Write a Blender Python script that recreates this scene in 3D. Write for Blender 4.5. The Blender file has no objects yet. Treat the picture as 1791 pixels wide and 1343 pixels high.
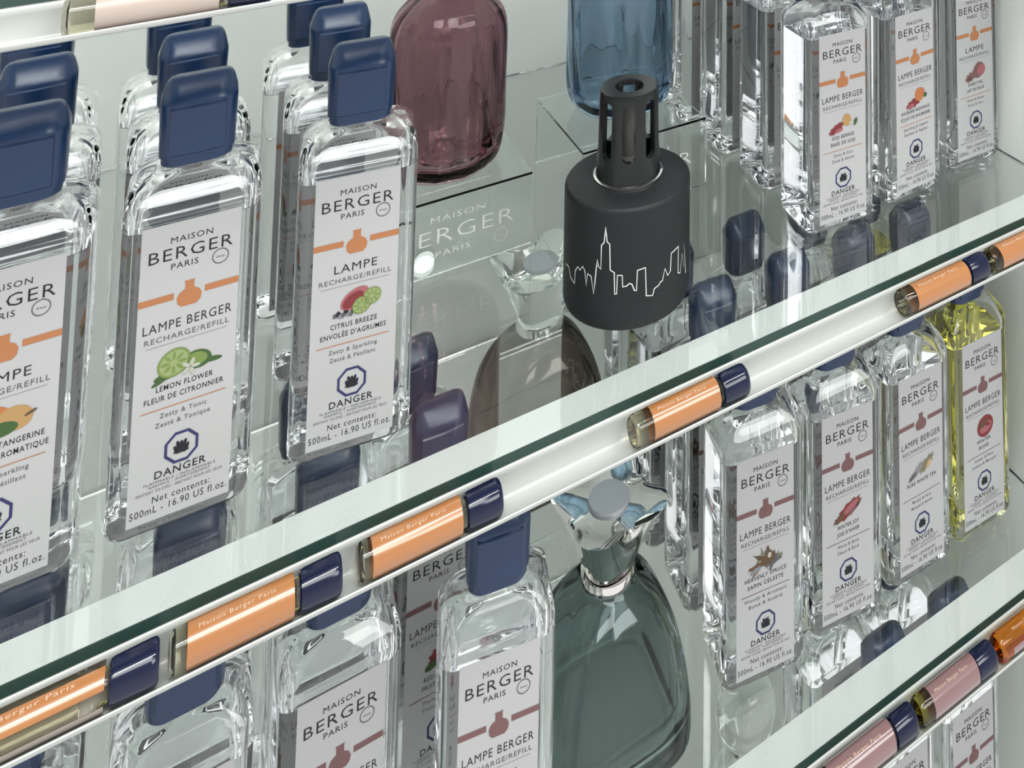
import bpy, bmesh, math, random
from mathutils import Vector, Matrix
PI = math.pi
R = math.radians
random.seed(4)
scn = bpy.context.scene
col = scn.collection

# ------------------------------------------------------------------ camera
# level-ish view down an aisle display; the frame is the lower crop of a wider picture (lens shift)
W_, H_ = 1791, 1343
F_PX, PX, PY = 1600.0, 1350.0, -700.0
TILT = R(5.0)
YAW = math.atan(2500 * math.cos(TILT) / F_PX)
fw = Vector((math.cos(YAW) * math.cos(TILT), math.sin(YAW) * math.cos(TILT), math.sin(TILT)))
rt = Vector((math.sin(YAW), -math.cos(YAW), 0))
upv = rt.cross(fw)
cam_d = bpy.data.cameras.new('camera')
cam = bpy.data.objects.new('camera', cam_d)
col.objects.link(cam)
M = Matrix((rt, upv, -fw)).transposed().to_4x4()
M.translation = Vector((0, 0, 0.54))
cam.matrix_world = M
cam_d.sensor_fit = 'HORIZONTAL'
cam_d.sensor_width = 36
cam_d.lens = F_PX / W_ * 36
cam_d.shift_x = (W_ / 2 - PX) / W_
cam_d.shift_y = (PY - H_ / 2) / W_
cam_d.clip_start = 0.01
scn.camera = cam

# ------------------------------------------------------------------ world, light, exposure
world = bpy.data.worlds.new('world')
scn.world = world
world.use_nodes = True
wn = world.node_tree
for n in list(wn.nodes): wn.nodes.remove(n)
wo = wn.nodes.new('ShaderNodeOutputWorld'); wb = wn.nodes.new('ShaderNodeBackground')
tc = wn.nodes.new('ShaderNodeTexCoord'); sep = wn.nodes.new('ShaderNodeSeparateXYZ'); ramp = wn.nodes.new('ShaderNodeValToRGB')
mp = wn.nodes.new('ShaderNodeMath'); mp.operation = 'MULTIPLY_ADD'; mp.inputs[1].default_value = 0.5; mp.inputs[2].default_value = 0.5
wn.links.new(tc.outputs['Generated'], sep.inputs[0]); wn.links.new(sep.outputs['Z'], mp.inputs[0]); wn.links.new(mp.outputs[0], ramp.inputs[0])
ramp.color_ramp.elements[0].position = 0.36; ramp.color_ramp.elements[0].color = (0.86, 0.86, 0.86, 1)
ramp.color_ramp.elements[1].position = 0.74; ramp.color_ramp.elements[1].color = (0.46, 0.465, 0.465, 1)
wn.links.new(ramp.outputs[0], wb.inputs[0]); wb.inputs[1].default_value = 0.95
wn.links.new(wb.outputs[0], wo.inputs[0])

def area(name, loc, target, sx, sy, watts, colr=(1, 1, 1)):
    l = bpy.data.lights.new(name, 'AREA'); l.shape = 'RECTANGLE'; l.size = sx; l.size_y = sy; l.energy = watts; l.color = colr
    o = bpy.data.objects.new(name, l); col.objects.link(o); o.location = loc
    d = Vector(target) - Vector(loc)
    o.rotation_euler = d.to_track_quat('-Z', 'Y').to_euler()
    return o
area('ceiling_tube_light', (0.5, -0.10, 2.1), (0.35, 0.9, 0.0), 2.6, 0.05, 24, (1.0, 0.99, 0.96))
area('ceiling_panel_light', (-0.1, -0.6, 2.2), (0.3, 0.9, 0.0), 1.5, 0.9, 26, (0.96, 1.0, 0.98))
area('ceiling_panel_light', (1.3, -1.3, 1.9), (0.4, 1.0, -0.2), 1.5, 0.9, 24, (0.98, 1.0, 0.98))

scn.view_settings.view_transform = 'Standard'
scn.view_settings.look = 'None'
scn.view_settings.gamma = 1.0
scn.view_settings.exposure = 0.52
scn.view_settings.use_curve_mapping = False
cy = scn.cycles
cy.max_bounces = 40; cy.transmission_bounces = 36; cy.glossy_bounces = 10; cy.diffuse_bounces = 5; cy.transparent_max_bounces = 12
cy.sample_clamp_indirect = 4.0; cy.sample_clamp_direct = 0
cy.use_denoising = True
cy.caustics_reflective = True; cy.caustics_refractive = True
cy.blur_glossy = 0.3

# ------------------------------------------------------------------ materials
def mat(name):
    m = bpy.data.materials.new(name); m.use_nodes = True
    for n in list(m.node_tree.nodes): m.node_tree.nodes.remove(n)
    return m, m.node_tree
def pbsdf(name, c, rough=0.5, metal=0.0, spec=0.5, noise=0.0, nscale=40, bump=0.0, coat=0.0):
    m, t = mat(name)
    o = t.nodes.new('ShaderNodeOutputMaterial'); b = t.nodes.new('ShaderNodeBsdfPrincipled')
    b.inputs['Base Color'].default_value = (*c, 1); b.inputs['Roughness'].default_value = rough
    b.inputs['Metallic'].default_value = metal; b.inputs['Specular IOR Level'].default_value = spec
    b.inputs['Coat Weight'].default_value = coat
    t.links.new(b.outputs[0], o.inputs[0])
    if noise or bump:
        tcn = t.nodes.new('ShaderNodeTexCoord'); nz = t.nodes.new('ShaderNodeTexNoise'); nz.inputs['Scale'].default_value = nscale
        t.links.new(tcn.outputs['Object'], nz.inputs['Vector'])
        if noise:
            mx = t.nodes.new('ShaderNodeMixRGB'); mx.blend_type = 'MULTIPLY'; mx.inputs[0].default_value = noise
            mx.inputs[1].default_value = (*c, 1); t.links.new(nz.outputs['Fac'], mx.inputs[2]); t.links.new(mx.outputs[0], b.inputs['Base Color'])
        if bump:
            bp = t.nodes.new('ShaderNodeBump'); bp.inputs['Strength'].default_value = bump; bp.inputs['Distance'].default_value = 0.001
            t.links.new(nz.outputs['Fac'], bp.inputs['Height']); t.links.new(bp.outputs[0], b.inputs['Normal'])
    return m
def glass(name, c=(1, 1, 1), ior=1.5, rough=0.0, absorb=None, dens=0.0, bump=0.0, bscale=60, stretch=(1, 1, 1)):
    m, t = mat(name)
    o = t.nodes.new('ShaderNodeOutputMaterial'); g = t.nodes.new('ShaderNodeBsdfGlass')
    g.inputs['Color'].default_value = (*c, 1); g.inputs['IOR'].default_value = ior; g.inputs['Roughness'].default_value = rough
    t.links.new(g.outputs[0], o.inputs[0])
    if absorb:
        v = t.nodes.new('ShaderNodeVolumeAbsorption'); v.inputs['Color'].default_value = (*absorb, 1); v.inputs['Density'].default_value = dens
        t.links.new(v.outputs[0], o.inputs['Volume'])
    if bump:
        tcn = t.nodes.new('ShaderNodeTexCoord'); mpn = t.nodes.new('ShaderNodeMapping'); mpn.inputs['Scale'].default_value = stretch
        nz = t.nodes.new('ShaderNodeTexNoise'); nz.inputs['Scale'].default_value = bscale; nz.inputs['Detail'].default_value = 1
        t.links.new(tcn.outputs['Object'], mpn.inputs[0]); t.links.new(mpn.outputs[0], nz.inputs['Vector'])
        bp = t.nodes.new('ShaderNodeBump'); bp.inputs['Strength'].default_value = bump; bp.inputs['Distance'].default_value = 0.002
        t.links.new(nz.outputs['Fac'], bp.inputs['Height']); t.links.new(bp.outputs[0], g.inputs['Normal'])
    return m
def emit(name, c, s):
    m, t = mat(name)
    o = t.nodes.new('ShaderNodeOutputMaterial'); e = t.nodes.new('ShaderNodeEmission')
    e.inputs[0].default_value = (*c, 1); e.inputs[1].default_value = s; t.links.new(e.outputs[0], o.inputs[0])
    return m
def flat(name, c, rough=0.7): return pbsdf(name, c, rough, spec=0.3)
MT = dict(
    wall=pbsdf('cabinet_panel_white', (0.80, 0.83, 0.80), 0.6, noise=0.05, nscale=8),
    rail=pbsdf('rail_white_plastic', (0.44, 0.45, 0.43), 0.25),
    flange=pbsdf('flange_white_plastic', (0.80, 0.83, 0.81), 0.45),
    shelf=glass('shelf_glass', (0.993, 1, 0.996), 1.5, 0, (0.50, 0.78, 0.66), 2.5),
    edge=pbsdf('ground_glass_edge', (0.024, 0.052, 0.044), 0.3),
    bottle=glass('bottle_glass', (0.995, 0.997, 0.998), 1.49),
    liquid=glass('clear_refill_liquid', (0.996, 0.997, 1.0), 0.95),
    yellow=glass('yellow_refill_liquid', (0.985, 0.975, 0.74), 0.95),
    airgap=glass('bottle_headspace', (1, 1, 1), 0.69),
    acrylic=glass('clear_acrylic', (0.98, 0.99, 0.985), 1.25),
    liplastic=glass('clear_rail_lip', (0.95, 0.95, 0.93), 1.25, 0.12),
    cap=pbsdf('navy_cap_satin', (0.005, 0.025, 0.080), 0.27, spec=0.5, bump=0.06, nscale=900),
    vcap=pbsdf('navy_vial_cap', (0.003, 0.006, 0.028), 0.12),
    label=pbsdf('label_paper', (0.385, 0.385, 0.385), 0.5),
    ink=flat('ink_black', (0.015, 0.015, 0.02)), grey=flat('ink_grey', (0.09, 0.09, 0.10)), faint=flat('ink_faint_grey', (0.20, 0.20, 0.21)),
    orange=flat('ink_orange', (0.36, 0.15, 0.065)), mauve=flat('ink_mauve', (0.155, 0.082, 0.082)), navy=flat('ink_navy', (0.03, 0.03, 0.10)),
    green=flat('ink_leaf_green', (0.045, 0.09, 0.03)), lime=flat('ink_lime', (0.15, 0.21, 0.06)), pale=flat('ink_pale_green', (0.24, 0.29, 0.13)),
    red=flat('ink_red', (0.17, 0.03, 0.033)), pink=flat('ink_pink', (0.29, 0.10, 0.11)), brown=flat('ink_brown', (0.10, 0.06, 0.035)),
    tan=flat('ink_tan', (0.42, 0.28, 0.16)), fruit=flat('ink_tangerine', (0.38, 0.14, 0.05)), ywl=flat('ink_amber', (0.36, 0.22, 0.09)), olive=flat('ink_olive', (0.16, 0.15, 0.09)),
    cream=flat('ink_cream', (0.38, 0.38, 0.32)),
    etch=flat('etched_white', (0.80, 0.83, 0.80)),
    vorange=pbsdf('vial_label_orange', (0.35, 0.138, 0.040), 0.25, coat=1.0), vpink=pbsdf('vial_label_mauve', (0.20, 0.11, 0.11), 0.25, coat=1.0),
    vpale=pbsdf('vial_label_pale', (0.38, 0.31, 0.27), 0.35), vbeige=pbsdf('vial_label_beige', (0.30, 0.26, 0.22), 0.45),
    vtext=flat('vial_text_peach', (0.55, 0.40, 0.30)),
    vglass=glass('vial_glass', (0.97, 0.97, 0.95), 1.47), vliq=glass('vial_liquid_pale', (0.96, 0.95, 0.88), 0.92),
    vamber=glass('vial_liquid_amber', (0.97, 0.70, 0.22), 0.92), vyel=glass('vial_liquid_yellow', (0.90, 0.86, 0.45), 0.92),
    black=pbsdf('matte_black_coating', (0.0115, 0.0125, 0.014), 0.5, spec=0.3, bump=0.25, nscale=1500),
    blackm=pbsdf('black_burner_metal', (0.012, 0.013, 0.014), 0.25, 0.3),
    stone=pbsdf('catalytic_stone', (0.16, 0.16, 0.15), 0.8, noise=0.6, nscale=500),
    skyline=flat('skyline_white', (0.75, 0.76, 0.75)),
    purple=glass('plum_tinted_glass', (0.725, 0.61, 0.635), 1.45, 0, bump=0.6, bscale=60, stretch=(1, 1, 0.14)),
    blue=glass('blue_tinted_glass', (0.71, 0.785, 0.85), 1.45, 0, bump=0.6, bscale=60, stretch=(1, 1, 0.14)),
    greeng=glass('green_tinted_glass', (0.655, 0.705, 0.70), 1.5), smoke=glass('smoky_brown_glass', (0.64, 0.605, 0.57), 1.5),
    chrome=pbsdf('polished_metal', (0.72, 0.70, 0.68), 0.05, 1.0), clearg=glass('clear_crystal', (0.97, 0.98, 0.97), 1.5),
    silver=pbsdf('satin_silver_disc', (0.42, 0.45, 0.48), 0.5, 0.2),
    puck=emit('puck_light_lens', (0.95, 1.0, 0.97), 9.0), dark=pbsdf('dark_gasket', (0.02, 0.02, 0.022), 0.5),
)

# ------------------------------------------------------------------ object helpers
def mesh_from(bm, name, mats, smooth=True, angle=38):
    me = bpy.data.meshes.new(name)
    bm.normal_update()
    bm.to_mesh(me); bm.free()
    for m in mats if isinstance(mats, (list, tuple)) else [mats]: me.materials.append(m)
    if smooth:
        for p in me.polygons: p.use_smooth = True
        try: me.set_sharp_from_angle(angle=R(angle))
        except Exception: pass
    return me
def link(name, me, parent=None):
    o = bpy.data.objects.new(name, me); col.objects.link(o)
    if parent is not None: o.parent = parent
    return o
def tag(o, label=None, cat=None, group=None, kind=None):
    if label: o['label'] = label
    if cat: o['category'] = cat
    if group: o['group'] = group
    if kind: o['kind'] = kind
    return o
def empty(name, loc, rz=0):
    o = bpy.data.objects.new(name, None); col.objects.link(o); o.location = loc; o.rotation_euler = (0, 0, rz)
    o.empty_display_size = 0.02
    return o
def copy_tree(o, parent=None):
    c = o.copy(); col.objects.link(c); c.parent = parent
    for ch in o.children: copy_tree(ch, c)
    return c
def box(bm, x0, x1, y0, y1, z0, z1, bev=0.0):
    vs = [bm.verts.new(p) for p in ((x0, y0, z0), (x1, y0, z0), (x1, y1, z0), (x0, y1, z0), (x0, y0, z1), (x1, y0, z1), (x1, y1, z1), (x0, y1, z1))]
    fs = [bm.faces.new([vs[i] for i in q]) for q in ((3, 2, 1, 0), (4, 5, 6, 7), (0, 1, 5, 4), (1, 2, 6, 5), (2, 3, 7, 6), (3, 0, 4, 7))]
    if bev:
        es = list({e for f in fs for e in f.edges})
        bmesh.ops.bevel(bm, geom=es, offset=bev, segments=2, affect='EDGES', profile=0.6)
def rr(w, d, r, k=7, bulge=0.0):
    """rounded rectangle ring, counter-clockwise"""
    r = min(r, w / 2 - 1e-5, d / 2 - 1e-5); pts = []
    for cx, cyy, a0 in ((w / 2 - r, d / 2 - r, 0), (-w / 2 + r, d / 2 - r, 90), (-w / 2 + r, -d / 2 + r, 180), (w / 2 - r, -d / 2 + r, 270)):
        for i in range(k):
            a = R(a0 + 90 * i / (k - 1)); pts.append([cx + r * math.cos(a), cyy + r * math.sin(a)])
    if bulge:
        for p in pts: p[1] *= 1 - bulge * (2 * p[0] / w) ** 2
    return pts
def loft(bm, rings, flip=False, cap0=True, cap1=True, mi=0):
    """rings: list of (z, [(x,y)...])"""
    vr = [[bm.verts.new((p[0], p[1], z)) for p in pts] for z, pts in rings]
    n = len(vr[0])
    def F(l):
        f = bm.faces.new(l[::-1] if flip else l); f.material_index = mi
    for a, b in zip(vr, vr[1:]):
        for i in range(n): F([a[i], a[(i + 1) % n], b[(i + 1) % n], b[i]])
    if cap0: F(vr[0][::-1])
    if cap1: F(vr[-1])
def lathe(bm, prof, seg=64, flip=False, cap0=True, cap1=True, mi=0, fn=None):
    rings = []
    for r, z in prof:
        rings.append((z, [((fn(a, z) if fn else 1) * r * math.cos(a), (fn(a, z) if fn else 1) * r * math.sin(a)) for a in (2 * PI * i / seg for i in range(seg))]))
    loft(bm, rings, flip, cap0, cap1, mi)
def densify(rows, n=4):
    """catmull-rom through tuples"""
    out = []
    for i in range(len(rows) - 1):
        p0 = rows[max(i - 1, 0)]; p1 = rows[i]; p2 = rows[i + 1]; p3 = rows[min(i + 2, len(rows) - 1)]
        for j in range(n):
            t = j / n
            out.append(tuple(0.5 * (2 * b + (c - a) * t + (2 * a - 5 * b + 4 * c - d) * t * t + (3 * b - a - 3 * c + d) * t ** 3) for a, b, c, d in zip(p0, p1, p2, p3)))
    out.append(tuple(rows[-1]))
    return out

# ------------------------------------------------------------------ setting
def struct(name, bm, m):
    o = link(name, mesh_from(bm, name, m, smooth=False)); tag(o, kind='structure'); return o
XR, YB = 0.822, 1.2985
bm = bmesh.new(); box(bm, -0.75, XR + 0.02, YB, YB + 0.018, -1.10, 0.95); struct('wall_back', bm, MT['wall'])
bm = bmesh.new(); box(bm, XR, XR + 0.018, 0.64, YB - 0.0005, -1.10, 0.95); struct('wall_right', bm, MT['wall'])
bm = bmesh.new(); box(bm, -0.75, -0.732, 0.64, YB - 0.0005, -1.10, 0.95); struct('wall_left', bm, MT['wall'])
bm = bmesh.new(); box(bm, -0.75, XR + 0.02, 0.64, YB + 0.02, -1.14, -1.101); struct('floor', bm, MT['wall'])

SHELVES = {'A': 0.0, 'B': -0.338, 'C': -0.676, 'T': 0.3630}
SHELF_LABEL = {'A': 'middle green-edged glass shelf carrying the black skyline lamp', 'B': 'lower green-edged glass shelf carrying the green glass lamp',
               'C': 'lowest glass shelf seen through the shelf above it', 'T': 'uppermost glass shelf whose front rail shows in the top corner'}
def rail_mesh():
    # back plate under the glass edge, floor and flange, as one bent sheet (closed profile)
    prof = [(0.6815, -0.0069), (0.6800, -0.0074), (0.6792, -0.0088), (0.6796, -0.0115), (0.6803, -0.0150), (0.6803, -0.0200), (0.6798, -0.0245), (0.6790, -0.0262), (0.6772, -0.0268),
            (0.6590, -0.0226), (0.6580, -0.0216), (0.6574, -0.0204), (0.6566, -0.0200), (0.6560, -0.0206), (0.6562, -0.0224), (0.6574, -0.0238), (0.6770, -0.0284), (0.6800, -0.0278), (0.6816, -0.0255),
            (0.6822, -0.0200), (0.6826, -0.0120), (0.6835, -0.0084), (0.7125, -0.0084), (0.7125, -0.0070), (0.6835, -0.0069)]
    bm = bmesh.new()
    a = [bm.verts.new((-0.730, y, z)) for y, z in prof]; b = [bm.verts.new((XR - 0.003, y, z)) for y, z in prof]
    n = len(prof)
    for i in range(n): bm.faces.new([a[i], a[(i + 1) % n], b[(i + 1) % n], b[i]])
    bm.faces.new(a[::-1]); bm.faces.new(b)
    bmesh.ops.recalc_face_normals(bm, faces=bm.faces)
    return mesh_from(bm, 'shelf_rail', MT['rail'], angle=50)
RAIL = rail_mesh()
bm = bmesh.new(); box(bm, -0.730, XR - 0.003, 0.6837, 0.7128, -0.0069, -0.00665); FLANGE = mesh_from(bm, 'adhesive_strip', MT['flange'], smooth=False)
for k, z in SHELVES.items():
    e = empty('glass_shelf', (0, 0, z)); tag(e, SHELF_LABEL[k], 'shelf', 'glass shelves of the cabinet')
    bm = bmesh.new(); box(bm, -0.731, XR - 0.0015, 0.681, YB - 0.004, -0.0066, 0, 0.0005)
    link('glass_panel', mesh_from(bm, 'glass_panel', MT['shelf'], smooth=False), e)
    bm = bmesh.new(); box(bm, -0.731, XR - 0.0015, 0.6804, 0.6808, -0.0066, -0.0001)
    link('ground_edge', mesh_from(bm, 'ground_edge', MT['edge'], smooth=False), e)
    r_ = link('shelf_rail', RAIL, e); l_ = link('adhesive_strip', FLANGE, r_)

# puck lights on the back wall (their reflections show as two ovals in the shelf)
for i, (x, z) in enumerate(((0.297, 0.207), (0.311, 0.271))):
    e = empty('puck_light', (x, YB - 0.0005, z)); tag(e, ['lower', 'upper'][i] + ' round puck light on the white back panel', 'light', 'puck lights on the back panel')
    bm = bmesh.new(); lathe(bm, [(0.0165, 0), (0.0165, 0.005), (0.0150, 0.006)], 40)
    o = link('housing', mesh_from(bm, 'housing', MT['rail']), e); o.rotation_euler = (PI / 2, 0, 0)
    bm = bmesh.new(); lathe(bm, [(0.0135, 0.0062), (0.0125, 0.0085), (0.006, 0.0095)], 32)
    o = link('lens', mesh_from(bm, 'lens', MT['puck']), e); o.rotation_euler = (PI / 2, 0, 0)

# ------------------------------------------------------------------ text and print
_tc = {}
def text_polys(s, thin=0.0):
    """unit-height text as (verts, faces), cap height 1, left edge 0, baseline 0"""
    key = (s, thin)
    if key in _tc: return _tc[key]
    cu = bpy.data.curves.new('t', 'FONT'); cu.body = s; cu.size = 1.0; cu.resolution_u = 2; cu.offset = thin
    cu.space_character = 1.12
    ob = bpy.data.objects.new('t', cu); col.objects.link(ob)
    dg = bpy.context.evaluated_depsgraph_get(); me = bpy.data.meshes.new_from_object(ob.evaluated_get(dg))
    vs = [(v.co.x, v.co.y) for v in me.vertices]; fs = [tuple(p.vertices) for p in me.polygons]
    bpy.data.objects.remove(ob); bpy.data.curves.remove(cu); bpy.data.meshes.remove(me)
    x0 = min(v[0] for v in vs); x1 = max(v[0] for v in vs)
    vs = [(x - x0, y / 0.73) for x, y in vs]
    _tc[key] = (vs, fs, x1 - x0)
    return _tc[key]
class Print:
    """flat print in a local (u right, v up) frame, mapped to 3-D by fn(u, v, lift)"""
    def __init__(s): s.bm = bmesh.new(); s.mats = []
    def mi(s, m):
        if m not in s.mats: s.mats.append(m)
        return s.mats.index(m)
    def poly(s, pts, m, lift=0):
        f = s.bm.faces.new([s.bm.verts.new((u, v, lift)) for u, v in pts]); f.material_index = s.mi(m)
    def rect(s, u0, u1, v0, v1, m, lift=0): s.poly([(u0, v0), (u1, v0), (u1, v1), (u0, v1)], m, lift)
    def text(s, body, uc, v, w, h, m, thin=0.0, lift=0):
        vs, fs, tw = text_polys(body, thin); sx = w / tw
        nv = [s.bm.verts.new((uc - w / 2 + x * sx, v + y * h, lift)) for x, y in vs]; k = s.mi(m)
        for f in fs:
            try: q = s.bm.faces.new([nv[i] for i in f]); q.material_index = k
            except ValueError: pass
    def ell(s, u, v, ru, rv, rot, m, lift=0, n=20, jag=0.0):
        c, sn = math.cos(R(rot)), math.sin(R(rot)); pts = []
        for i in range(n):
            a = 2 * PI * i / n; q = 1 + (jag * (1 if i % 2 else -1) if jag else 0)
            x, y = ru * q * math.cos(a), rv * q * math.sin(a); pts.append((u + x * c - y * sn, v + x * sn + y * c))
        s.poly(pts, m, lift)
    def ring(s, u, v, r0, r1, m, n=24, rot=0, lift=0):
        k = s.mi(m); P = []
        for i in range(n):
            a = 2 * PI * i / n + R(rot); P.append([s.bm.verts.new((u + r * math.cos(a), v + r * math.sin(a), lift)) for r in (r0, r1)])
        for i in range(n):
            j = (i + 1) % n; f = s.bm.faces.new([P[i][0], P[i][1], P[j][1], P[j][0]]); f.material_index = k
    def build(s, name, fn):
        for v in s.bm.verts: v.co = fn(v.co.x, v.co.y, v.co.z)
        return mesh_from(s.bm, name, s.mats, smooth=False)

LW, LH, LZ0 = 0.0555, 0.1775, 0.0095
BW, BD = 0.079, 0.060
def art(p, kind):
    """the fruit picture, centred at (0.5, 0.51) of the label"""
    K = 0.84
    def U(u): return (.5 + (u - .5) * K) * LW
    def V(v): return (1 - (.500 + (v - .502) * K)) * LH
    def E(u, v, ru, rv, rot, m, l, **k): p.ell(U(u), V(v), ru * LW * K, rv * LW * K, rot, MT[m], l * 4e-5, **k)
    def lime(u, v, r, rot=30):
        E(u, v, r * 1.0, r * 0.9, rot, 'lime', 4); E(u, v, r * 0.86, r * 0.76, rot, 'pale', 5)
        for i in range(8):
            a = 2 * PI * i / 8
            E(u + r * 0.5 * math.cos(a), v - r * 0.45 * math.sin(a) * LW / LH, r * 0.28, r * 0.11, math.degrees(a), 'lime', 6, n=8)
    if kind == 'citrus':
        E(.50, .470, .215, .13, 30, 'pink', 1); E(.48, .475, .16, .09, 30, 'red', 2); lime(.74, .477, .135); lime(.60, .507, .135)
        for i in range(9): E(.24 + .036 * i, .530 - .008 * math.sin(i * 2), .04, .035, i * 40, ['grey', 'ink', 'faint'][i % 3], 3, n=8, jag=.2)
    elif kind == 'lemon':
        E(.30, .530, .17, .05, 10, 'green', 1); E(.80, .518, .14, .035, -5, 'green', 1); lime(.36, .486, .20); E(.64, .500, .17, .12, -10, 'green', 3); E(.63, .497, .13, .085, -10, 'lime', 4)
        for i in range(5): E(.56 + .06 * math.cos(i * 1.257), .522 - .018 * math.sin(i * 1.257), .06, .024, i * 72, 'cream', 7, n=10)
        E(.22, .545, .12, .03, 25, 'green', 2)
    elif kind == 'tangerine':
        E(.42, .480, .20, .17, 10, 'fruit', 1); E(.66, .492, .19, .15, -10, 'ywl', 2); E(.50, .520, .20, .09, 0, 'green', 3); E(.82, .487, .07, .02, 20, 'brown', 4); E(.30, .512, .16, .12, 20, 'fruit', 2)
    elif kind == 'goji':
        E(.60, .480, .11, .13, 20, 'ywl', 3); E(.33, .520, .20, .08, 25, 'red', 2, jag=.12); E(.40, .535, .1, .04, 10, 'pink', 3); E(.82, .505, .08, .05, 60, 'green', 3, jag=.3); E(.72, .505, .06, .04, 0, 'cream', 4); E(.42, .497, .14, .03, 10, 'brown', 1)
    elif kind == 'rhubarb':
        E(.62, .480, .14, .15, 20, 'fruit', 3); E(.70, .462, .07, .1, 60, 'pink', 2, jag=.3); E(.45, .525, .24, .09, 15, 'red', 2, jag=.15); E(.36, .54, .1, .04, 10, 'pink', 4); E(.80, .495, .06, .05, 0, 'green', 4)
    elif kind == 'fig':
        E(.62, .487, .20, .17, 30, 'mauve', 1); E(.70, .490, .14, .13, 30, 'pink', 2); E(.60, .452, .03, .09, 5, 'brown', 1); E(.36, .520, .18, .10, 20, 'mauve', 3, jag=.25); E(.30, .535, .1, .05, 0, 'brown', 4, jag=.3)
    elif kind == 'spruce':
        for i in range(12): E(.5 + .20 * math.cos(i * 2.4), .500 + .03 * math.sin(i * 1.7), .17, .035, i * 47, ['olive', 'brown', 'grey'][i % 3], 1 + i % 3, n=10, jag=.2)
        E(.55, .495, .16, .11, 20, 'brown', 5, jag=.15); E(.58, .478, .04, .05, 0, 'cream', 6); E(.30, .535, .12, .05, 20, 'faint', 4, jag=.3)
    elif kind == 'bark':
        E(.52, .492, .30, .12, 28, 'red', 1, jag=.12); E(.56, .482, .20, .06, 28, 'pink', 2); E(.30, .525, .14, .06, 25, 'brown', 3, jag=.2); E(.62, .505, .16, .035, 30, 'mauve', 3); E(.75, .475, .09, .03, 50, 'brown', 3)
    elif kind == 'tea':
        E(.64, .490, .22, .09, 35, 'olive', 1, jag=.2); E(.40, .505, .18, .07, 40, 'faint', 2, jag=.2); E(.70, .497, .10, .05, 50, 'tan', 3, jag=.2); E(.26, .530, .12, .05, 30, 'grey', 3, jag=.3)
    elif kind == 'rose':
        E(.55, .490, .24, .22, 10, 'red', 1); E(.57, .500, .18, .10, 15, 'pink', 2); E(.50, .470, .12, .07, 30, 'brown', 3, jag=.2); E(.62, .485, .08, .04, -20, 'red', 4)
    elif kind == 'berry':
        E(.5, .49, .2, .15, 0, 'red', 1, jag=.1); E(.6, .48, .1, .07, 0, 'pink', 2); E(.35, .52, .12, .06, 20, 'green', 2)
def label_print(head, lines, desc, accent, kind):
    p = Print()
    U = lambda u: u * LW
    V = lambda v: (1 - v) * LH
    ink, gr, ac = MT['ink'], MT['grey'], MT[accent]
    p.text('MAISON', U(.50), V(.070), U(.42), .0038, ink, -0.004)
    p.text('BERGER', U(.50), V(.128), U(.84), .0078, ink, -0.006)
    p.text('PARIS', U(.44), V(.162), U(.27), .0038, ink, -0.003)
    p.ring(U(.80), V(.158), .0042, .0048, gr); p.text('dep', U(.80), V(.162), U(.09), .0013, gr)
    p.rect(0, U(.345), V(.268), V(.246), ac); p.rect(U(.655), LW, V(.268), V(.246), ac)
    body = [(-.075, .300), (.075, .300), (.115, .288), (.125, .268), (.10, .252), (.045, .242), (.045, .218), (.055, .214), (-.055, .214), (-.045, .218), (-.045, .242), (-.10, .252), (-.125, .268), (-.115, .288)]
    p.poly([(U(.5 + a), V(b)) for a, b in body], ac)
    p.text(head, U(.5), V(.366), U(.5 if head == 'LAMPE' else .88), .0058, ink, -0.004)
    p.text('RECHARGE/REFILL', U(.5), V(.402), U(.84), .0034, gr, 0.0)
    p.rect(U(.10), U(.90), V(.4165), V(.4150), MT['faint'])
    art(p, kind)
    for i, (s_, w) in enumerate(lines): p.text(s_, U(.5), V(.572 + .034 * i), U(w), .0034, ink, 0.004)
    p.rect(U(.08), U(.92), V(.634), V(.631), ac)
    for i, (s_, w) in enumerate(desc): p.text(s_, U(.5), V(.664 + .030 * i), U(w), .0029, gr, 0.003)
    p.ring(U(.5), V(.782), .0083, .0100, MT['navy'], 8, 22.5)
    for i, (a, b, rr_) in enumerate(((-.05, .790, 25), (.05, .790, -25), (0, .778, 0), (-.03, .776, 15), (.03, .776, -15))):
        p.ell(U(.5 + a), V(b), .0011, .0030, rr_, ink, 4e-5 * i, n=8)
    p.ell(U(.5), V(.797), .0045, .0009, 0, ink, 3e-4, n=10)
    p.text('DANGER', U(.5), V(.865), U(.50), .0046, ink, 0.008)
    p.text('FLAMMABLE / INFLAMMABLE', U(.5), V(.880), U(.70), .0016, gr)
    p.text('HARMFUL - AVERTISSEMENT', U(.5), V(.892), U(.60), .0016, gr)
    p.text('IRRITANT TO EYES - IRRITANT POUR LES YEUX', U(.5), V(.908), U(.84), .0018, gr)
    p.text('Net contents:', U(.52), V(.942), U(.56), .0040, ink, -0.004)
    p.text('500mL - 16.90 US fl.oz.', U(.5), V(.975), U(.94), .0044, ink, -0.004)
    y0 = -BD / 2 - 0.0007
    return p.build('label_print', lambda u, v, l: Vector((u - LW / 2, y0 - l, LZ0 + v)))

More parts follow.
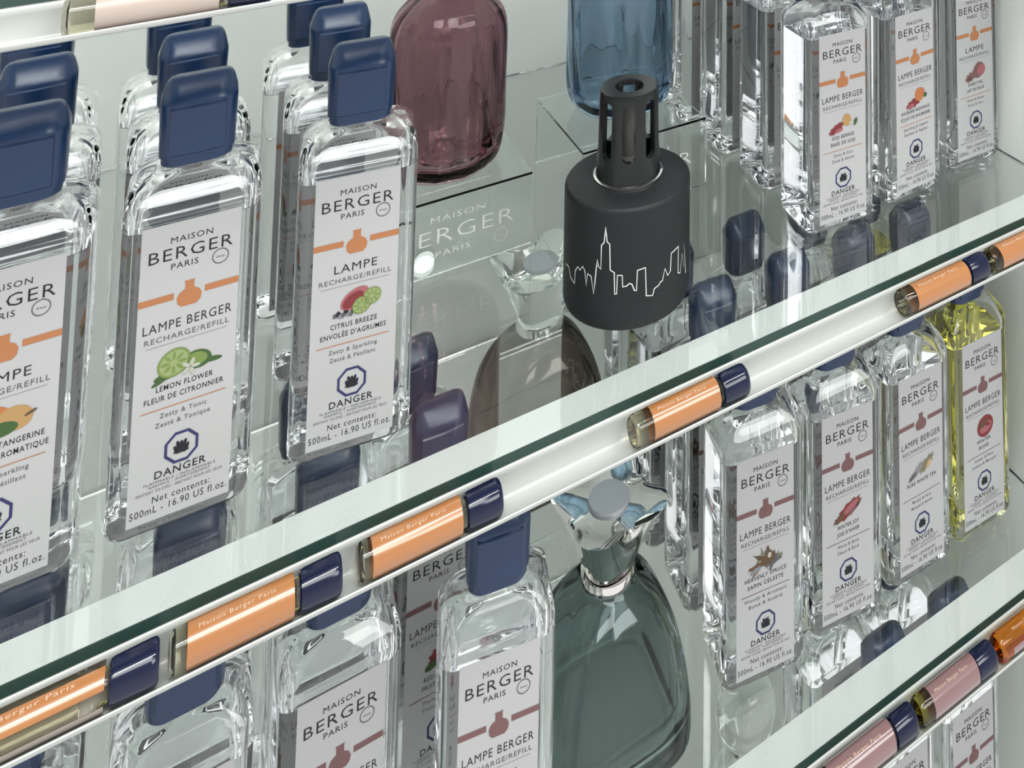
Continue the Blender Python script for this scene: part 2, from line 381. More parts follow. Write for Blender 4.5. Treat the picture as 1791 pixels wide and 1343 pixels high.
# ------------------------------------------------------------------ refill bottle
def bottle_meshes():
    #      z      w      d      r
    rows = [(0.0000, .062, .044, .008), (0.0006, .069, .051, .009), (0.0025, .0755, .0568, .0095), (0.0060, .0785, .0595, .0090), (0.0100, .0790, .0600, .0075),
            (0.0500, .0790, .0600, .0070), (0.1200, .0790, .0600, .0070), (0.1860, .0790, .0600, .0070), (0.1930, .0790, .0600, .0070), (0.1955, .0788, .0590, .0072),
            (0.2000, .0775, .0530, .0085), (0.2050, .0740, .0450, .0105), (0.2090, .0680, .0380, .0120), (0.2120, .0590, .0335, .0135), (0.2135, .0470, .0310, .0140),
            (0.2142, .0330, .0285, .0138), (0.2165, .0270, .0270, .0135), (0.2240, .0260, .0260, .0130)]
    bm = bmesh.new(); loft(bm, [(z, rr(w, d, r)) for z, w, d, r in rows]); g = mesh_from(bm, 'glass_body', MT['bottle'], angle=50)
    t = 0.0045
    inner = [(0.0100, .048, .034, .010), (0.0112, .060, .043, .010), (0.0150, .0680, .0490, .0090), (0.0220, .0700, .0510, .0080), (0.1000, .0700, .0510, .0070), (0.1830, .0700, .0510, .0070)]
    top = [(0.1833, .0700, .0510, .0070), (0.1915, .0700, .0508, .0075), (0.1965, .0680, .0450, .009), (0.2015, .0640, .0375, .010), (0.2050, .0560, .0320, .0115), (0.2075, .0440, .0270, .012), (0.2090, .0300, .0235, .0115), (0.2120, .0200, .0200, .0098), (0.2200, .0190, .0190, .0094)]
    out = {}
    for key in ('liquid', 'yellow'):
        bm = bmesh.new(); loft(bm, [(z, rr(w, d, r)) for z, w, d, r in inner], mi=0); loft(bm, [(z, rr(w, d, r)) for z, w, d, r in top], mi=1)
        out[key] = mesh_from(bm, 'liquid', [MT[key], MT['airgap']], angle=50)
    bm = bmesh.new()
    crows = [(0.2150, .0400, .0300, .010), (0.2152, .0418, .0318, .010), (0.2200, .0420, .0322, .010), (0.2203, .0445, .0345, .011), (0.2300, .0450, .0352, .011), (0.2520, .0460, .0362, .011), (0.2545, .0458, .0360, .011),
             (0.2562, .0450, .0348, .011), (0.2600, .0432, .0290, .011), (0.2640, .0410, .0215, .009), (0.2668, .0385, .0155, .007), (0.2684, .0350, .0100, .0045), (0.2690, .030, .006, .0028)]
    loft(bm, [(z, rr(w, d, r, 9, 0.16)) for z, w, d, r in crows])
    # raised front and back panels
    for sgn in (-1, 1):
        nx, nz = 12, 8; grid = []
        for j in range(nz + 1):
            row = []
            for i in range(nx + 1):
                x = -0.0165 + 0.033 * i / nx; z = 0.2225 + 0.0310 * j / nz
                e = 0.0 if i in (0, nx) or j in (0, nz) else 0.0011
                y = (0.0176 + (z - .22) * .012) * (1 - 0.16 * (x / 0.0225) ** 2) - 0.0002 + e
                if i == 1 or i == nx - 1: x *= 1.18
                zz = z
                if j == 1: zz = 0.2225 + .0010
                if j == nz - 1: zz = 0.2535 - .0010
                row.append(bm.verts.new((x, sgn * y, zz)))
            grid.append(row)
        for j in range(nz):
            for i in range(nx):
                q = [grid[j][i], grid[j][i + 1], grid[j + 1][i + 1], grid[j + 1][i]]
                bm.faces.new(q if sgn < 0 else q[::-1])
    c = mesh_from(bm, 'cap', MT['cap'], angle=30)
    bm = bmesh.new(); box(bm, -LW / 2, LW / 2, -BD / 2 - 0.0005, -BD / 2 - 0.00025, LZ0, LZ0 + LH)
    l = mesh_from(bm, 'label', MT['label'], smooth=False)
    return g, out, c, l
G_BODY, G_LIQ, G_CAP, G_LABEL = bottle_meshes()
PRINTS = {}
def print_for(key):
    if key not in PRINTS: PRINTS[key] = label_print(*SCENTS[key])
    return PRINTS[key]
SCENTS = {
    'tangerine': ('LAMPE', (('AROMATIC TANGERINE', .80), ('MANDARINE AROMATIQUE', .88)), (('Zesty & Sparkling', .56), ('Zesté & Pétillant', .52)), 'orange', 'tangerine'),
    'lemon': ('LAMPE BERGER', (('LEMON FLOWER', .56), ('FLEUR DE CITRONNIER', .78)), (('Zesty & Tonic', .46), ('Zesté & Tonique', .54)), 'orange', 'lemon'),
    'citrus': ('LAMPE', (('CITRUS BREEZE', .54), ("ENVOLÉE D'AGRUMES", .76)), (('Zesty & Sparkling', .56), ('Zesté & Pétillant', .53)), 'orange', 'citrus'),
    'goji': ('LAMPE BERGER', (('GOJI BERRIES', .48), ('BAIES DE GOJI', .52)), (('Zesty & Airy', .42), ('Zesté & Aérien', .48)), 'orange', 'goji'),
    'rhubarb': ('LAMPE BERGER', (('RHUBARB RADIANCE', .74), ('ÉCLAT DE RHUBARBE', .76)), (('Sparkling & Vegetal', .62), ('Pétillant & Végétal', .60)), 'orange', 'rhubarb'),
    'fig': ('LAMPE', (('SWEET FIG', .40), ('LAIT DE FIGUE', .48)), (('Floral & Sweet', .46), ('Floral & Vert', .42)), 'orange', 'fig'),
    'spruce': ('LAMPE BERGER', (('HEAVENLY SPRUCE', .72), ('SAPIN CÉLESTE', .62)), (('Woody & Aromatic', .74), ('Boisé & Ambré', .58)), 'mauve', 'spruce'),
    'bark': ('LAMPE BERGER', (('WINTER JOY', .42), ('JOIE D’HIVER', .44)), (('Warm & Spicy', .42), ('Chaud & Épicé', .42)), 'mauve', 'bark'),
    'tea': ('LAMPE BERGER', (('PURE WHITE TEA', .66),), (('Musky & Airy', .42), ('Musqué & Aérien', .48)), 'mauve', 'tea'),
    'rose': ('LAMPE BERGER', (('WINTER', .34), ('ROSE', .24)), (('Amber & Rosy', .48), ('Ambré & Musqué', .60)), 'mauve', 'rose'),
    'musk': ('LAMPE BERGER', (('WHITE MUSK', .50), ('MUSC BLANC', .50)), (('Soft & Powdery', .48), ('Doux & Poudré', .46)), 'mauve', 'tea'),
    'berry': ('LAMPE BERGER', (('RED BERRIES', .46), ('FRUITS ROUGES', .50)), (('Fruity & Warm', .46), ('Fruité & Chaud', .46)), 'mauve', 'berry'),
}
proto = {}
def bottle(x, y, z, rot, key, label, yellow=False, group='refill bottles'):
    pk = (key, yellow)
    if pk not in proto:
        e = empty('refill_bottle', (0, 0, 0))
        link('glass_body', G_BODY, e)
        link('liquid', G_LIQ['yellow' if yellow else 'liquid'], e)
        l = link('label', G_LABEL, e); link('label_print', print_for(key), l)
        link('cap', G_CAP, e)
        proto[pk] = e
    else:
        e = copy_tree(proto[pk])
    e.location = (x, y, z + 0.0004); e.rotation_euler = (0, 0, R(rot))
    tag(e, label, 'bottle', group)
    return e
GA, GB, GC = 'refill bottles on the middle shelf', 'refill bottles on the lower shelf', 'refill bottles on the lowest shelf'
# middle shelf, left block
for x, key, rots, nm in ((-0.0700, 'tangerine', (-1.3, 3, -2), 'tangerine scent bottle at the left edge'), (0.0243, 'lemon', (-2.5, 1, 4), 'lemon flower bottle'), (0.1280, 'citrus', (-8, -5, -3), 'citrus breeze bottle')):
    ys = (0.770, 0.861, 0.948)
    first = {'tangerine': 'clear refill bottle with the orange tangerine picture, cut by the left frame edge',
             'lemon': 'clear navy-capped refill bottle with sliced lime and white flower on its label',
             'citrus': 'clear navy-capped refill bottle with grapefruit and two lime halves on its label'}[key]
    for i, y in enumerate(ys):
        lb = first if i == 0 else ('navy-capped refill bottle directly behind the ' + nm if i == 1 else 'third and rearmost refill bottle in line with the ' + nm)
        bottle(x + (0, -0.003, -0.012)[i], y, 0, rots[i], key, lb, group=GA)
# middle shelf, right block
for x, key, y0, rots, nm, first in ((0.5770, 'goji', 0.7950, (-3, -2, 1, -1), 'goji berry bottle', 'tall clear refill bottle with goji berries on its label, nearest the black lamp'),
                                    (0.6720, 'rhubarb', 0.7980, (3, 0, 2), 'rhubarb bottle', 'clear refill bottle with orange fruit over rhubarb on its label'),
                                    (0.7730, 'fig', 0.8100, (0, 2, -1), 'fig bottle', 'clear refill bottle with pink cut fig on its label, next to side panel')):
    for i in range(len(rots)):
        if i == 0: lb = first
        else: lb = ['', 'clear refill bottle directly behind the ' + nm, 'third clear refill bottle counting back from the ' + nm, 'rearmost clear refill bottle in the row of the ' + nm][i]
        bottle(x + (0, .004, .002, -.002)[i], y0 + 0.089 * i, 0, rots[i], key, lb, group=GA)
# lower shelf
ZB = SHELVES['B']
LOW = ((-0.0620, 'berry', 0.770, 0, 3, 'lower bottle at the left corner', 'clear refill bottle under the left end of the middle rail, only label corner showing'),
       (0.0330, 'musk', 0.765, 0, 3, 'lower bottle under the lemon flower bottle', 'clear refill bottle on lower shelf beneath the lemon flower bottle, cap bottom showing under rail'),
       (0.1260, 'spruce', 0.775, 0, 3, 'lower bottle under the citrus bottle', 'clear refill bottle on lower shelf beneath the citrus breeze bottle, mauve bars on label'),
       (0.2290, 'bark', 0.736, -10, 1, '', 'clear refill bottle standing forward beside the green glass lamp, blue cap touching the rail'),
       (0.4780, 'spruce', 0.7770, -9, 4, 'heavenly spruce bottle', 'clear refill bottle with dark spruce cone picture, first right of the green lamp'),
       (0.5680, 'bark', 0.7760, -7, 3, 'cinnamon picture bottle', 'clear refill bottle with red brown bark picture on its label'),
       (0.6560, 'tea', 0.7750, -2, 3, 'white tea bottle', 'clear refill bottle with grey olive leaf picture on its label'),
       (0.7430, 'rose', 0.7760, -2, 1, '', 'yellow-filled refill bottle with red rose picture, beside the right panel'))
for x, key, y, rot, n, nm, first in LOW:
    for i in range(n):
        lb = first if i == 0 else ['', 'navy-capped refill bottle directly behind the ' + nm, 'third refill bottle counting back from the ' + nm, 'rearmost refill bottle in the row of the ' + nm][i]
        bottle(x + (0, .002, -.003, .003)[i], y + 0.0815 * i, ZB, rot * (1, .4, -.2, .3)[i], key, lb, yellow=(key == 'rose'), group=GB)
bottle(0.2120, 0.850, ZB, -1, 'berry', 'refill bottle with red flower picture standing between two forward lower bottles', group=GB)
bottle(0.2060, 0.935, ZB, 3, 'berry', 'dark-capped refill bottle behind the red flower one, left of the smoky lamp', group=GB)
bottle(0.7410, 0.857, ZB, 2, 'tea', 'clear navy-capped refill bottle directly behind the yellow-filled bottle', group=GB)
bottle(0.7330, 0.938, ZB, 1, 'rose', 'second yellow-filled refill bottle, further back by the side panel', yellow=True, group=GB)
# lowest shelf
ZC = SHELVES['C']
for x, y, key, lb in ((0.6330, 0.778, 'berry', 'refill bottle on the lowest shelf, second from the right panel'), (0.7200, 0.776, 'musk', 'refill bottle on the lowest shelf nearest the right panel, label seen below pink vials'),
                      (0.6280, 0.870, 'tea', 'refill bottle on the lowest shelf behind the second one from the right panel'), (0.7180, 0.866, 'musk', 'refill bottle on the lowest shelf directly behind the rightmost one'),
                      ):
    bottle(x, y, ZC, 0, key, lb, group=GC)

# ------------------------------------------------------------------ vials in the rails
VR = 0.0094
def vial(x0, x1c, zs, lab, liq, label, arc=(0, 360), cut=(0.10, 0.74), barcode=False, tilt=0, reverse=None):
    """x0: closed glass end, x1c: far end of the cap"""
    L = x1c - x0; capL = 0.0235; e = empty('sample_vial', (x0, 0.6668, zs - 0.0134)); e.rotation_euler = (0, 0, R(tilt))
    tag(e, label, 'vial', 'sample vials lying in the shelf rails')
    Y90 = Matrix.Rotation(PI / 2, 4, 'Y')
    def along(prof, name, m, par, seg=40, cut0=True, cut1=True):
        bm = bmesh.new(); lathe(bm, prof, seg, cap0=cut0, cap1=cut1); bmesh.ops.transform(bm, matrix=Y90, verts=bm.verts)
        return link(name, mesh_from(bm, name, m, angle=40), par)
    g1 = L - capL + 0.006
    along([(.0045, 0), (.0078, .0005), (.0088, .0018), (.0091, .004), (.0091, g1 - .016), (.0080, g1 - .011), (.0066, g1 - .009), (.0066, g1)], 'vial_glass', MT['vglass'], e)
    along([(.004, .0030), (.0068, .0036), (.0077, .006), (.0077, g1 - .022), (.0060, g1 - .019)], 'liquid', MT[liq], e)
    along([(.0076, L - capL), (.0088, L - capL + .0008), (.0092, L - capL + .003), (.0095, L - .004), (.0093, L - .0015), (.0082, L - .0003), (.004, L)], 'vial_cap', MT['vcap'], e)
    xa, xb = cut[0] * L, cut[1] * L
    def wrap(arc_, name, m):
        a0, a1 = R(arc_[0]), R(arc_[1]); n = 40; bm = bmesh.new(); rows = []
        for i in range(n + 1):
            a = a0 + (a1 - a0) * i / n
            rows.append([bm.verts.new((x, r * math.cos(a), r * math.sin(a))) for x, r in ((xa, .00915), (xa, .00935), (xb, .00935), (xb, .00915))])
        for i in range(n):
            for j in range(4):
                k = (j + 1) % 4; bm.faces.new([rows[i][j], rows[i][k], rows[i + 1][k], rows[i + 1][j]])
        bmesh.ops.recalc_face_normals(bm, faces=bm.faces)
        return link(name, mesh_from(bm, name, MT[m]), e)
    lo = wrap(arc, 'vial_label', lab)
    p = Print(); tw = (xb - xa) * .72
    p.text('Maison Berger Paris', tw / 2, 0, tw, .0022, MT['vtext'])
    link('label_text', p.build('label_text', lambda u, v, l: Vector((xa + (xb - xa) * .1 + u, .00945 * math.cos(R(112) - v / .0094), .00945 * math.sin(R(112) - v / .0094)))), lo)
    if reverse: wrap(reverse, 'label_underside', 'vbeige')
    if barcode:
        p = Print(); u = 0
        while u < 0.036:
            w = random.choice((.0006, .0011, .0016)); p.rect(u, u + w, 0, .006, MT['ink']); u += w + random.choice((.0006, .0010))
        me = p.build('barcode', lambda u, v, l: Vector((xa + .012 + u, .00945 * math.cos(R(205) + v / .0094), .00945 * math.sin(R(205) + v / .0094))))
        link('barcode', me, lo)
    e.scale = (1, 1.125, 1.125)
    return e
vial(-0.0900, 0.0155, 0, 'vorange', 'vliq', 'sample vial at left rail end with thin orange label over a beige underside', arc=(92, 150), cut=(0.05, 0.76), reverse=(190, 420))
vial(0.0195, 0.1095, 0, 'vorange', 'vliq', 'orange-labelled sample vial in rail below the lemon flower bottle', arc=(10, 350), cut=(0.10, 0.705))
vial(0.1185, 0.2085, 0, 'vorange', 'vliq', 'orange-labelled sample vial in rail below the citrus breeze bottle', arc=(10, 350), cut=(0.09, 0.70))
vial(0.3050, 0.4030, 0, 'vorange', 'vliq', 'orange-labelled sample vial alone in middle rail under the smoky lamp', arc=(10, 350), cut=(0.15, 0.72))
vial(0.5640, 0.6680, 0, 'vorange', 'vliq', 'orange-labelled sample vial in rail above the white tea bottle', arc=(10, 350), cut=(0.13, 0.745))
vial(0.6740, 0.7780, 0, 'vorange', 'vliq', 'orange-labelled vial with barcode at the right end of middle rail', arc=(-40, 215), cut=(0.10, 0.745), barcode=True)
vial(0.4700, 0.5725, ZB, 'vpink', 'vliq', 'mauve-labelled vial cut by the bottom frame edge in lower rail', arc=(10, 350), cut=(0.12, 0.745))
vial(0.5770, 0.6680, ZB, 'vpink', 'vyel', 'mauve-labelled vial with pale yellow fluid in the lower rail', arc=(10, 350), cut=(0.15, 0.735))
vial(0.6740, 0.7680, ZB, 'vpink', 'vamber', 'amber-filled vial with half mauve label at right of the lower rail', arc=(165, 300), cut=(0.14, 0.735))
vial(-0.0480, 0.0560, SHELVES['T'], 'vpale', 'vliq', 'pale-labelled vial in the uppermost rail', arc=(10, 350), cut=(0.15, 0.73))

# ------------------------------------------------------------------ acrylic display risers
def riser(x0, x1, y0, y1, z, h, label, txt=True):
    e = empty('display_riser', ((x0 + x1) / 2, y0, z + 0.0004)); tag(e, label, 'riser', 'clear acrylic display risers')
    w = (x1 - x0) / 2; d = y1 - y0; t = .0028
    prof = [(0, 0), (0, h - .001), (.001, h), (d - .001, h), (d, h - .001), (d, 0), (d - t, 0), (d - t, h - t), (t, h - t), (t, 0)]
    bm = bmesh.new(); A = [bm.verts.new((-w, y, zz)) for y, zz in prof]; B = [bm.verts.new((w, y, zz)) for y, zz in prof]
    for i in range(10): bm.faces.new([A[i], A[(i + 1) % 10], B[(i + 1) % 10], B[i]])
    bm.faces.new(A[::-1]); bm.faces.new(B); bmesh.ops.recalc_face_normals(bm, faces=bm.faces)
    fp = link('bent_acrylic_sheet', mesh_from(bm, 'bent_acrylic_sheet', MT['acrylic'], smooth=False), e)
    if txt:
        p = Print(); m = MT['etch']
        p.text('MAISON', 0, .0455, .049, .0055, m, -0.01); p.text('BERGER', 0, .0270, .103, .0135, m, -0.015); p.text('PARIS', -.004, .0150, .031, .0055, m, -0.008)
        p.ring(.040, .0175, .0058, .0064, m); p.text('dep', .040, .0165, .006, .0018, m)
        link('etched_lettering', p.build('etched_lettering', lambda u, v, l: Vector((u, -0.0003, v))), fp)
    return e
riser(0.1690, 0.3080, 0.908, 1.050, 0, 0.065, 'clear acrylic riser with etched lettering under the plum glass lamp')
riser(0.3600, 0.4990, 0.908, 1.052, 0, 0.0685, 'clear acrylic riser behind the black skyline lamp, under the blue glass lamp')
riser(0.2680, 0.4070, 0.908, 1.085, ZB, 0.0685, 'clear acrylic riser on the lower shelf behind the green glass lamp')

# ------------------------------------------------------------------ black skyline lamp
def burner(parent, z, m=None, scale=1.0):
    m = m or MT['blackm']; s = scale
    bm = bmesh.new()
    prof = [(.0200, -.003), (.0243, -.003), (.0243, .0010), (.0236, .0030), (.0228, .0400), (.0222, .0730), (.0216, .0745), (.0205, .0752), (.0118, .0752), (.0108, .0745), (.0108, .0700), (.0185, .0690), (.0195, .0060), (.0195, .0000)]
    lathe(bm, prof + [prof[0]], 72, cap0=False, cap1=False)
    bmesh.ops.remove_doubles(bm, verts=bm.verts, dist=1e-6)
    bmesh.ops.recalc_face_normals(bm, faces=bm.faces)
    me0 = mesh_from(bm, 'burner_cap', m, smooth=False); ob = link('burner_cap', me0)
    bm = bmesh.new()
    for i in range(8):
        a = R(-114 + 45 * i); mt = Matrix.Rotation(a, 4, 'Z')
        sub = bmesh.new(); k = 10; pts = []
        for (cz, a0) in ((.0640, 0), (.0235, 180)):
            for j in range(k + 1):
                b = R(a0 + 180 * j / k); pts.append((.0046 * math.cos(b), cz + .0046 * math.sin(b)))
        A = [sub.verts.new((.012, x, zz)) for x, zz in pts]; B = [sub.verts.new((.032, x, zz)) for x, zz in pts]
        for j in range(len(pts)): sub.faces.new([A[j], A[(j + 1) % len(pts)], B[(j + 1) % len(pts)], B[j]])
        sub.faces.new(A[::-1]); sub.faces.new(B)
        bmesh.ops.recalc_face_normals(sub, faces=sub.faces)
        bmesh.ops.transform(sub, matrix=mt, verts=sub.verts)
        tmp = bpy.data.meshes.new('tmp'); sub.to_mesh(tmp); sub.free(); bm.from_mesh(tmp); bpy.data.meshes.remove(tmp)
    cut = link('cutter', mesh_from(bm, 'cutter', m, smooth=False))
    md = ob.modifiers.new('slots', 'BOOLEAN'); md.operation = 'DIFFERENCE'; md.solver = 'EXACT'; md.object = cut
    dg = bpy.context.evaluated_depsgraph_get(); me = bpy.data.meshes.new_from_object(ob.evaluated_get(dg))
    ob.modifiers.clear(); ob.data = me; bpy.data.objects.remove(cut)
    me.name = 'burner_cap'
    for p in me.polygons: p.use_smooth = True
    try: me.set_sharp_from_angle(angle=R(32))
    except Exception: pass
    ob.parent = parent; ob.location = (0, 0, z); ob.scale = s if isinstance(s, tuple) else (s, s, s)
    bm = bmesh.new(); lathe(bm, [(.0075, -.002), (.0075, .012), (.0050, .014), (.0042, .030), (.0048, .034), (.0048, .060), (.0040, .0645), (.001, .065)], 28)
    st = link('wick_stone', mesh_from(bm, 'wick_stone', MT['stone']), parent); st.location = (0, 0, z); st.scale = s if isinstance(s, tuple) else (s, s, s)
    return ob
LX, LY, LR = 0.358, 0.796, 0.0555
lamp = empty('fragrance_lamp', (LX, LY, 0.0004)); tag(lamp, 'matte black cylindrical fragrance lamp with a white city skyline outline', 'lamp', 'fragrance lamps')
bm = bmesh.new()
lathe(bm, [(.048, 0), (.0520, .0004), (.0540, .0016), (.0551, .004), (LR, .008), (LR, .050), (LR, .0930), (.0551, .0950), (.0541, .0964), (.0528, .0972), (.0305, .0990), (.0295, .1002), (.024, .1006)], 120)
link('lamp_body', mesh_from(bm, 'lamp_body', MT['black'], angle=30), lamp)
bm = bmesh.new(); lathe(bm, [(.0292, .0992), (.0308, .0994), (.0308, .1008), (.0292, .1012)], 72); link('collar', mesh_from(bm, 'collar', MT['chrome']), lamp)
burner(lamp, 0.1012, scale=(1.19, 1.19, 0.97))
SKY = [(-184.2, 0.0377), (-176.2, 0.0391), (-172.4, 0.0323), (-165.9, 0.0302), (-165.4, 0.0403), (-161.8, 0.0452), (-159.0, 0.0434), (-155.6, 0.0476), (-153.0, 0.0446), (-151.3, 0.0332), (-150.0, 0.0434), (-146.2, 0.0422), (-143.6, 0.0289), (-142.4, 0.0382), (-141.1, 0.051), (-140.4, 0.0568), (-139.2, 0.0514), (-136.9, 0.0496), (-136.7, 0.0685), (-134.3, 0.0709), (-133.6, 0.0773), (-133.1, 0.0837), (-132.3, 0.0775), (-131.6, 0.0719), (-129.2, 0.07), (-128.5, 0.0498), (-124.9, 0.0479), (-124.4, 0.0312), (-122.7, 0.0312), (-122.2, 0.0458), (-118.1, 0.0457), (-117.6, 0.0366), (-114.2, 0.0371), (-111.9, 0.0389), (-109.7, 0.0379), (-107.6, 0.0328), (-105.8, 0.0325), (-105.2, 0.0481), (-98.2, 0.049), (-97.2, 0.0264), (-91.4, 0.025), (-89.8, 0.0298), (-85.5, 0.0311), (-83.7, 0.0332), (-81.9, 0.0332), (-79.2, 0.042), (-76.1, 0.0351), (-73.0, 0.0373), (-72.1, 0.0512), (-62.5, 0.0524), (-62.7, 0.0308), (-59.3, 0.0291), (-56.5, 0.0435), (-52.8, 0.0306), (-52.5, 0.0509), (-48.6, 0.0231)]
def ribbon_on_cylinder(pts, r, w, m, name, parent):
    bm = bmesh.new(); fine = []
    for (a, z), (b, y) in zip(pts, pts[1:]):
        n = max(1, int(abs(b - a) / 3))
        for i in range(n): fine.append((R(a + (b - a) * i / n) * r, z + (y - z) * i / n))
    fine.append((R(pts[-1][0]) * r, pts[-1][1])); prev = None
    for i, (u, v) in enumerate(fine):
        t = Vector((0, 0))
        if i: t += (Vector((u, v)) - Vector(fine[i - 1])).normalized()
        if i < len(fine) - 1: t += (Vector(fine[i + 1]) - Vector((u, v))).normalized()
        if t.length < 1e-6: t = Vector((1, 0))
        t.normalize(); nrm = Vector((-t.y, t.x)) * w / 2
        cur = [bm.verts.new((r * math.cos((u + s * nrm.x) / r), r * math.sin((u + s * nrm.x) / r), v + s * nrm.y)) for s in (-1, 1)]
        if prev: bm.faces.new([prev[0], cur[0], cur[1], prev[1]])
        prev = cur
    return link(name, mesh_from(bm, name, m, smooth=False), parent)
ribbon_on_cylinder(SKY, LR + 0.0002, 0.0009, MT['skyline'], 'skyline_print', lamp)

# ------------------------------------------------------------------ plum and blue bottle-shaped glass lamps on the risers
def glass_lamp(x, y, z, r, h, m, label, seed):
    e = empty('fragrance_lamp', (x, y, z)); tag(e, label, 'lamp', 'fragrance lamps')
    rnd = random.Random(seed); ph = [rnd.uniform(0, 6.28) for _ in range(4)]
    def fn(a, zz): return 1 + .010 * math.sin(9 * a + ph[0] + 16 * zz) + .007 * math.sin(14 * a + ph[1] - 22 * zz) + .004 * math.sin(5 * a + ph[2])
    def fi(a, zz): return 1 + .022 * math.sin(8 * a + ph[3] + 20 * zz) + .014 * math.sin(13 * a + ph[1] + 34 * zz)
    k = r / .058
    out = densify([(.030 * k, .0), (.040 * k, .0006), (.050 * k, .006), (.0555 * k, .017), (.0578 * k, .034), (.058 * k, .06), (.058 * k, h * .55), (.0575 * k, h * .68), (.053 * k, h * .78), (.040 * k, h * .86), (.024 * k, h * .91), (.020, h * .95), (.020, h)], 3)
    inn = densify([(.012 * k, .013), (.034 * k, .0135), (.046 * k, .021), (.0505 * k, .036), (.0515 * k, .06), (.0515 * k, h * .55), (.0505 * k, h * .67), (.045 * k, h * .76), (.034 * k, h * .83), (.018 * k, h * .89), (.013, h * .95), (.013, h * .985)], 3)
    bm = bmesh.new(); lathe(bm, out, 96, fn=fn); lathe(bm, inn, 96, flip=True, fn=fi)
    link('lamp_body', mesh_from(bm, 'lamp_body', m, angle=60), e)
    bm = bmesh.new(); lathe(bm, [(.0202, h - .004), (.0222, h - .004), (.0222, h + .006), (.015, h + .0065)], 48); link('collar', mesh_from(bm, 'collar', MT['chrome']), e)
    b = burner(e, h + .0065, scale=.9)
    return e
glass_lamp(0.2400, 0.9680, 0.0660, 0.0560, 0.185, MT['purple'], 'rippled plum glass fragrance lamp standing on a clear riser', 3)
glass_lamp(0.4340, 0.9900, 0.0694, 0.0585, 0.185, MT['blue'], 'rippled blue glass fragrance lamp behind the black skyline lamp', 8)

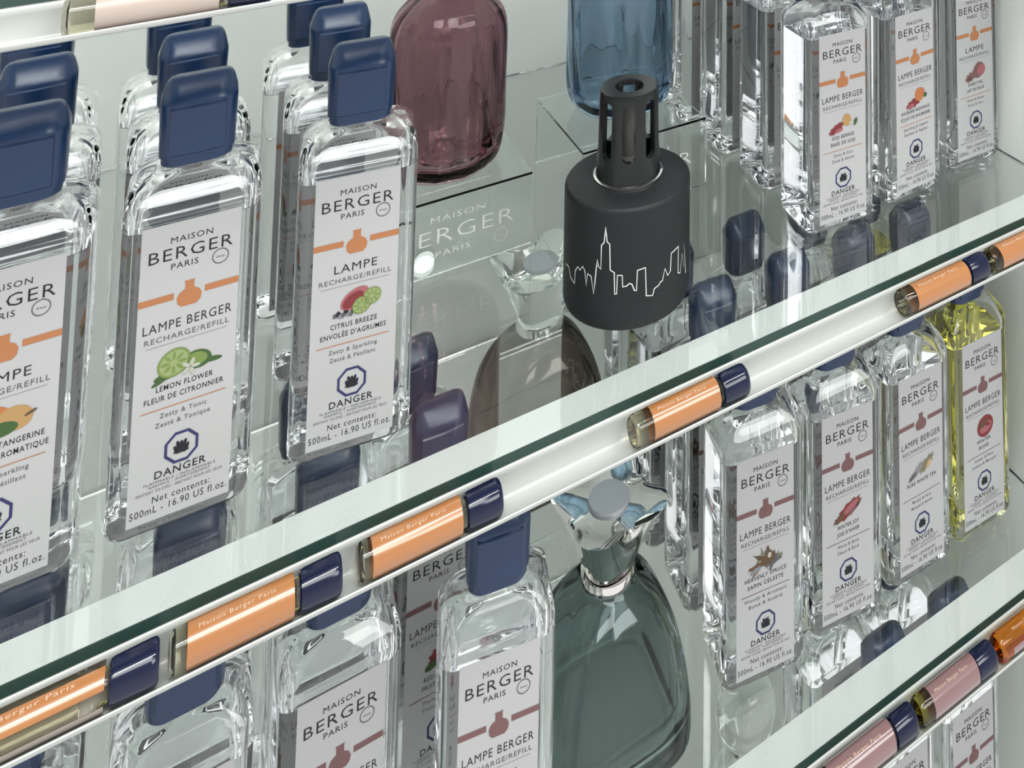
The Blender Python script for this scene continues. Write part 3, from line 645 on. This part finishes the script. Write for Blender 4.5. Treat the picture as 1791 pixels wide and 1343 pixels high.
# ------------------------------------------------------------------ bell-shaped lamps with flared square stoppers
def sq_ring(a, n, seg=64, rot=0.0, lift=0.0):
    pts = []
    for i in range(seg):
        t = 2 * PI * i / seg; c, s = math.cos(t), math.sin(t)
        k = (abs(c) ** n + abs(s) ** n) ** (-1 / n)
        x, y = a * k * c, a * k * s
        pts.append((x * math.cos(rot) - y * math.sin(rot), x * math.sin(rot) + y * math.cos(rot)))
    return pts
def bell_lamp(x, y, z, sc, rot, mbody, mstop, label, stoprot):
    e = empty('fragrance_lamp', (x, y, z), 0); e.scale = (sc,) * 3; tag(e, label, 'lamp', 'fragrance lamps')
    rt_ = R(rot)
    out = densify([(.0, .050, 4.5), (.0006, .055, 4.6), (.004, .0575, 4.8), (.015, .0585, 4.8), (.032, .0580, 4.6), (.052, .0560, 4.2), (.074, .0515, 3.6), (.092, .0440, 2.9), (.106, .0330, 2.3), (.115, .0220, 2.0), (.122, .0185, 2.0)], 3)
    inn = densify([(.011, .030, 3.0), (.0115, .043, 4.0), (.018, .0500, 4.5), (.032, .0510, 4.4), (.052, .0490, 4.0), (.074, .0440, 3.4), (.092, .0360, 2.8), (.106, .0230, 2.2), (.114, .0140, 2.0), (.120, .0130, 2.0)], 3)
    bm = bmesh.new(); loft(bm, [(zz, sq_ring(a, n, rot=rt_)) for zz, a, n in out]); loft(bm, [(zz, sq_ring(a, n, rot=rt_)) for zz, a, n in inn], flip=True)
    link('lamp_body', mesh_from(bm, 'lamp_body', mbody, angle=60), e)
    bm = bmesh.new(); lathe(bm, [(.0186, .1160), (.0222, .1160), (.0226, .1190), (.0222, .1235), (.0186, .1240)], 56); link('collar', mesh_from(bm, 'collar', MT['chrome']), e)
    # flared four-point stopper: concave sides, corners lifted
    bm = bmesh.new(); seg = 64; rings = []
    for t in [i / 12 for i in range(13)]:
        zz = .1245 + .048 * t; a = .0200 + .0220 * t ** 1.1; star = .03 + .16 * t ** 1.2; ring = []
        for i in range(seg):
            th = 2 * PI * i / seg; c4 = math.cos(4 * th)
            r_ = a * (1 + star * c4); ring.append(bm.verts.new((r_ * math.cos(th + R(stoprot)), r_ * math.sin(th + R(stoprot)), zz + .0035 * t * t * c4)))
        rings.append(ring)
    top = []
    for f_, dz in ((.93, .0006), (.80, -.0002), (.62, -.0006), (.42, -.0006)):
        ring = []
        for i in range(seg):
            th = 2 * PI * i / seg; c4 = math.cos(4 * th); r_ = .042 * f_ * (1 + .19 * c4 * f_ ** 2)
            ring.append(bm.verts.new((r_ * math.cos(th + R(stoprot)), r_ * math.sin(th + R(stoprot)), .1725 + .0035 * c4 * f_ ** 3 + dz)))
        top.append(ring)
    allr = rings + top
    for a_, b_ in zip(allr, allr[1:]):
        for i in range(seg): bm.faces.new([a_[i], a_[(i + 1) % seg], b_[(i + 1) % seg], b_[i]])
    bm.faces.new(allr[0][::-1]); bm.faces.new(allr[-1])
    st = link('stopper', mesh_from(bm, 'stopper', mstop, angle=35), e)
    bm = bmesh.new(); lathe(bm, [(.0150, .1700), (.0165, .1705), (.0170, .1735), (.0166, .1745), (.0148, .1747)], 48); link('stopper_disc', mesh_from(bm, 'stopper_disc', MT['silver']), st)
    return e
bell_lamp(0.3415, 0.7900, ZB + .0004, 1.03, 0, MT['greeng'], MT['chrome'], 'green glass bell-shaped lamp with polished metal four-point stopper', 52)
bell_lamp(0.3500, 0.9990, ZB + .0692, 1.09, 0, MT['smoke'], MT['clearg'], 'smoky brown glass bell-shaped lamp with clear four-point stopper', 52)
# round-topped clear lamp on the lowest shelf
e = empty('fragrance_lamp', (0.5330, 0.8800, ZC + .0004)); tag(e, 'clear glass lamp with round ball stopper on the lowest shelf', 'lamp', 'fragrance lamps')
bm = bmesh.new(); lathe(bm, densify([(.030, 0), (.042, .002), (.045, .02), (.044, .07), (.034, .105), (.016, .122), (.014, .130)], 3), 64)
lathe(bm, densify([(.02, .010), (.036, .012), (.040, .03), (.039, .07), (.029, .10), (.010, .118), (.009, .128)], 3), 64, flip=True); link('lamp_body', mesh_from(bm, 'lamp_body', MT['clearg'], angle=60), e)
bm = bmesh.new(); bmesh.ops.create_uvsphere(bm, u_segments=48, v_segments=32, radius=.031); bmesh.ops.translate(bm, verts=bm.verts, vec=(0, 0, .168))
link('ball_stopper', mesh_from(bm, 'ball_stopper', MT['clearg'], angle=60), e)
bm = bmesh.new(); lathe(bm, [(.0145, .128), (.017, .128), (.017, .1365), (.0145, .1368)], 40); link('collar', mesh_from(bm, 'collar', MT['chrome']), e)
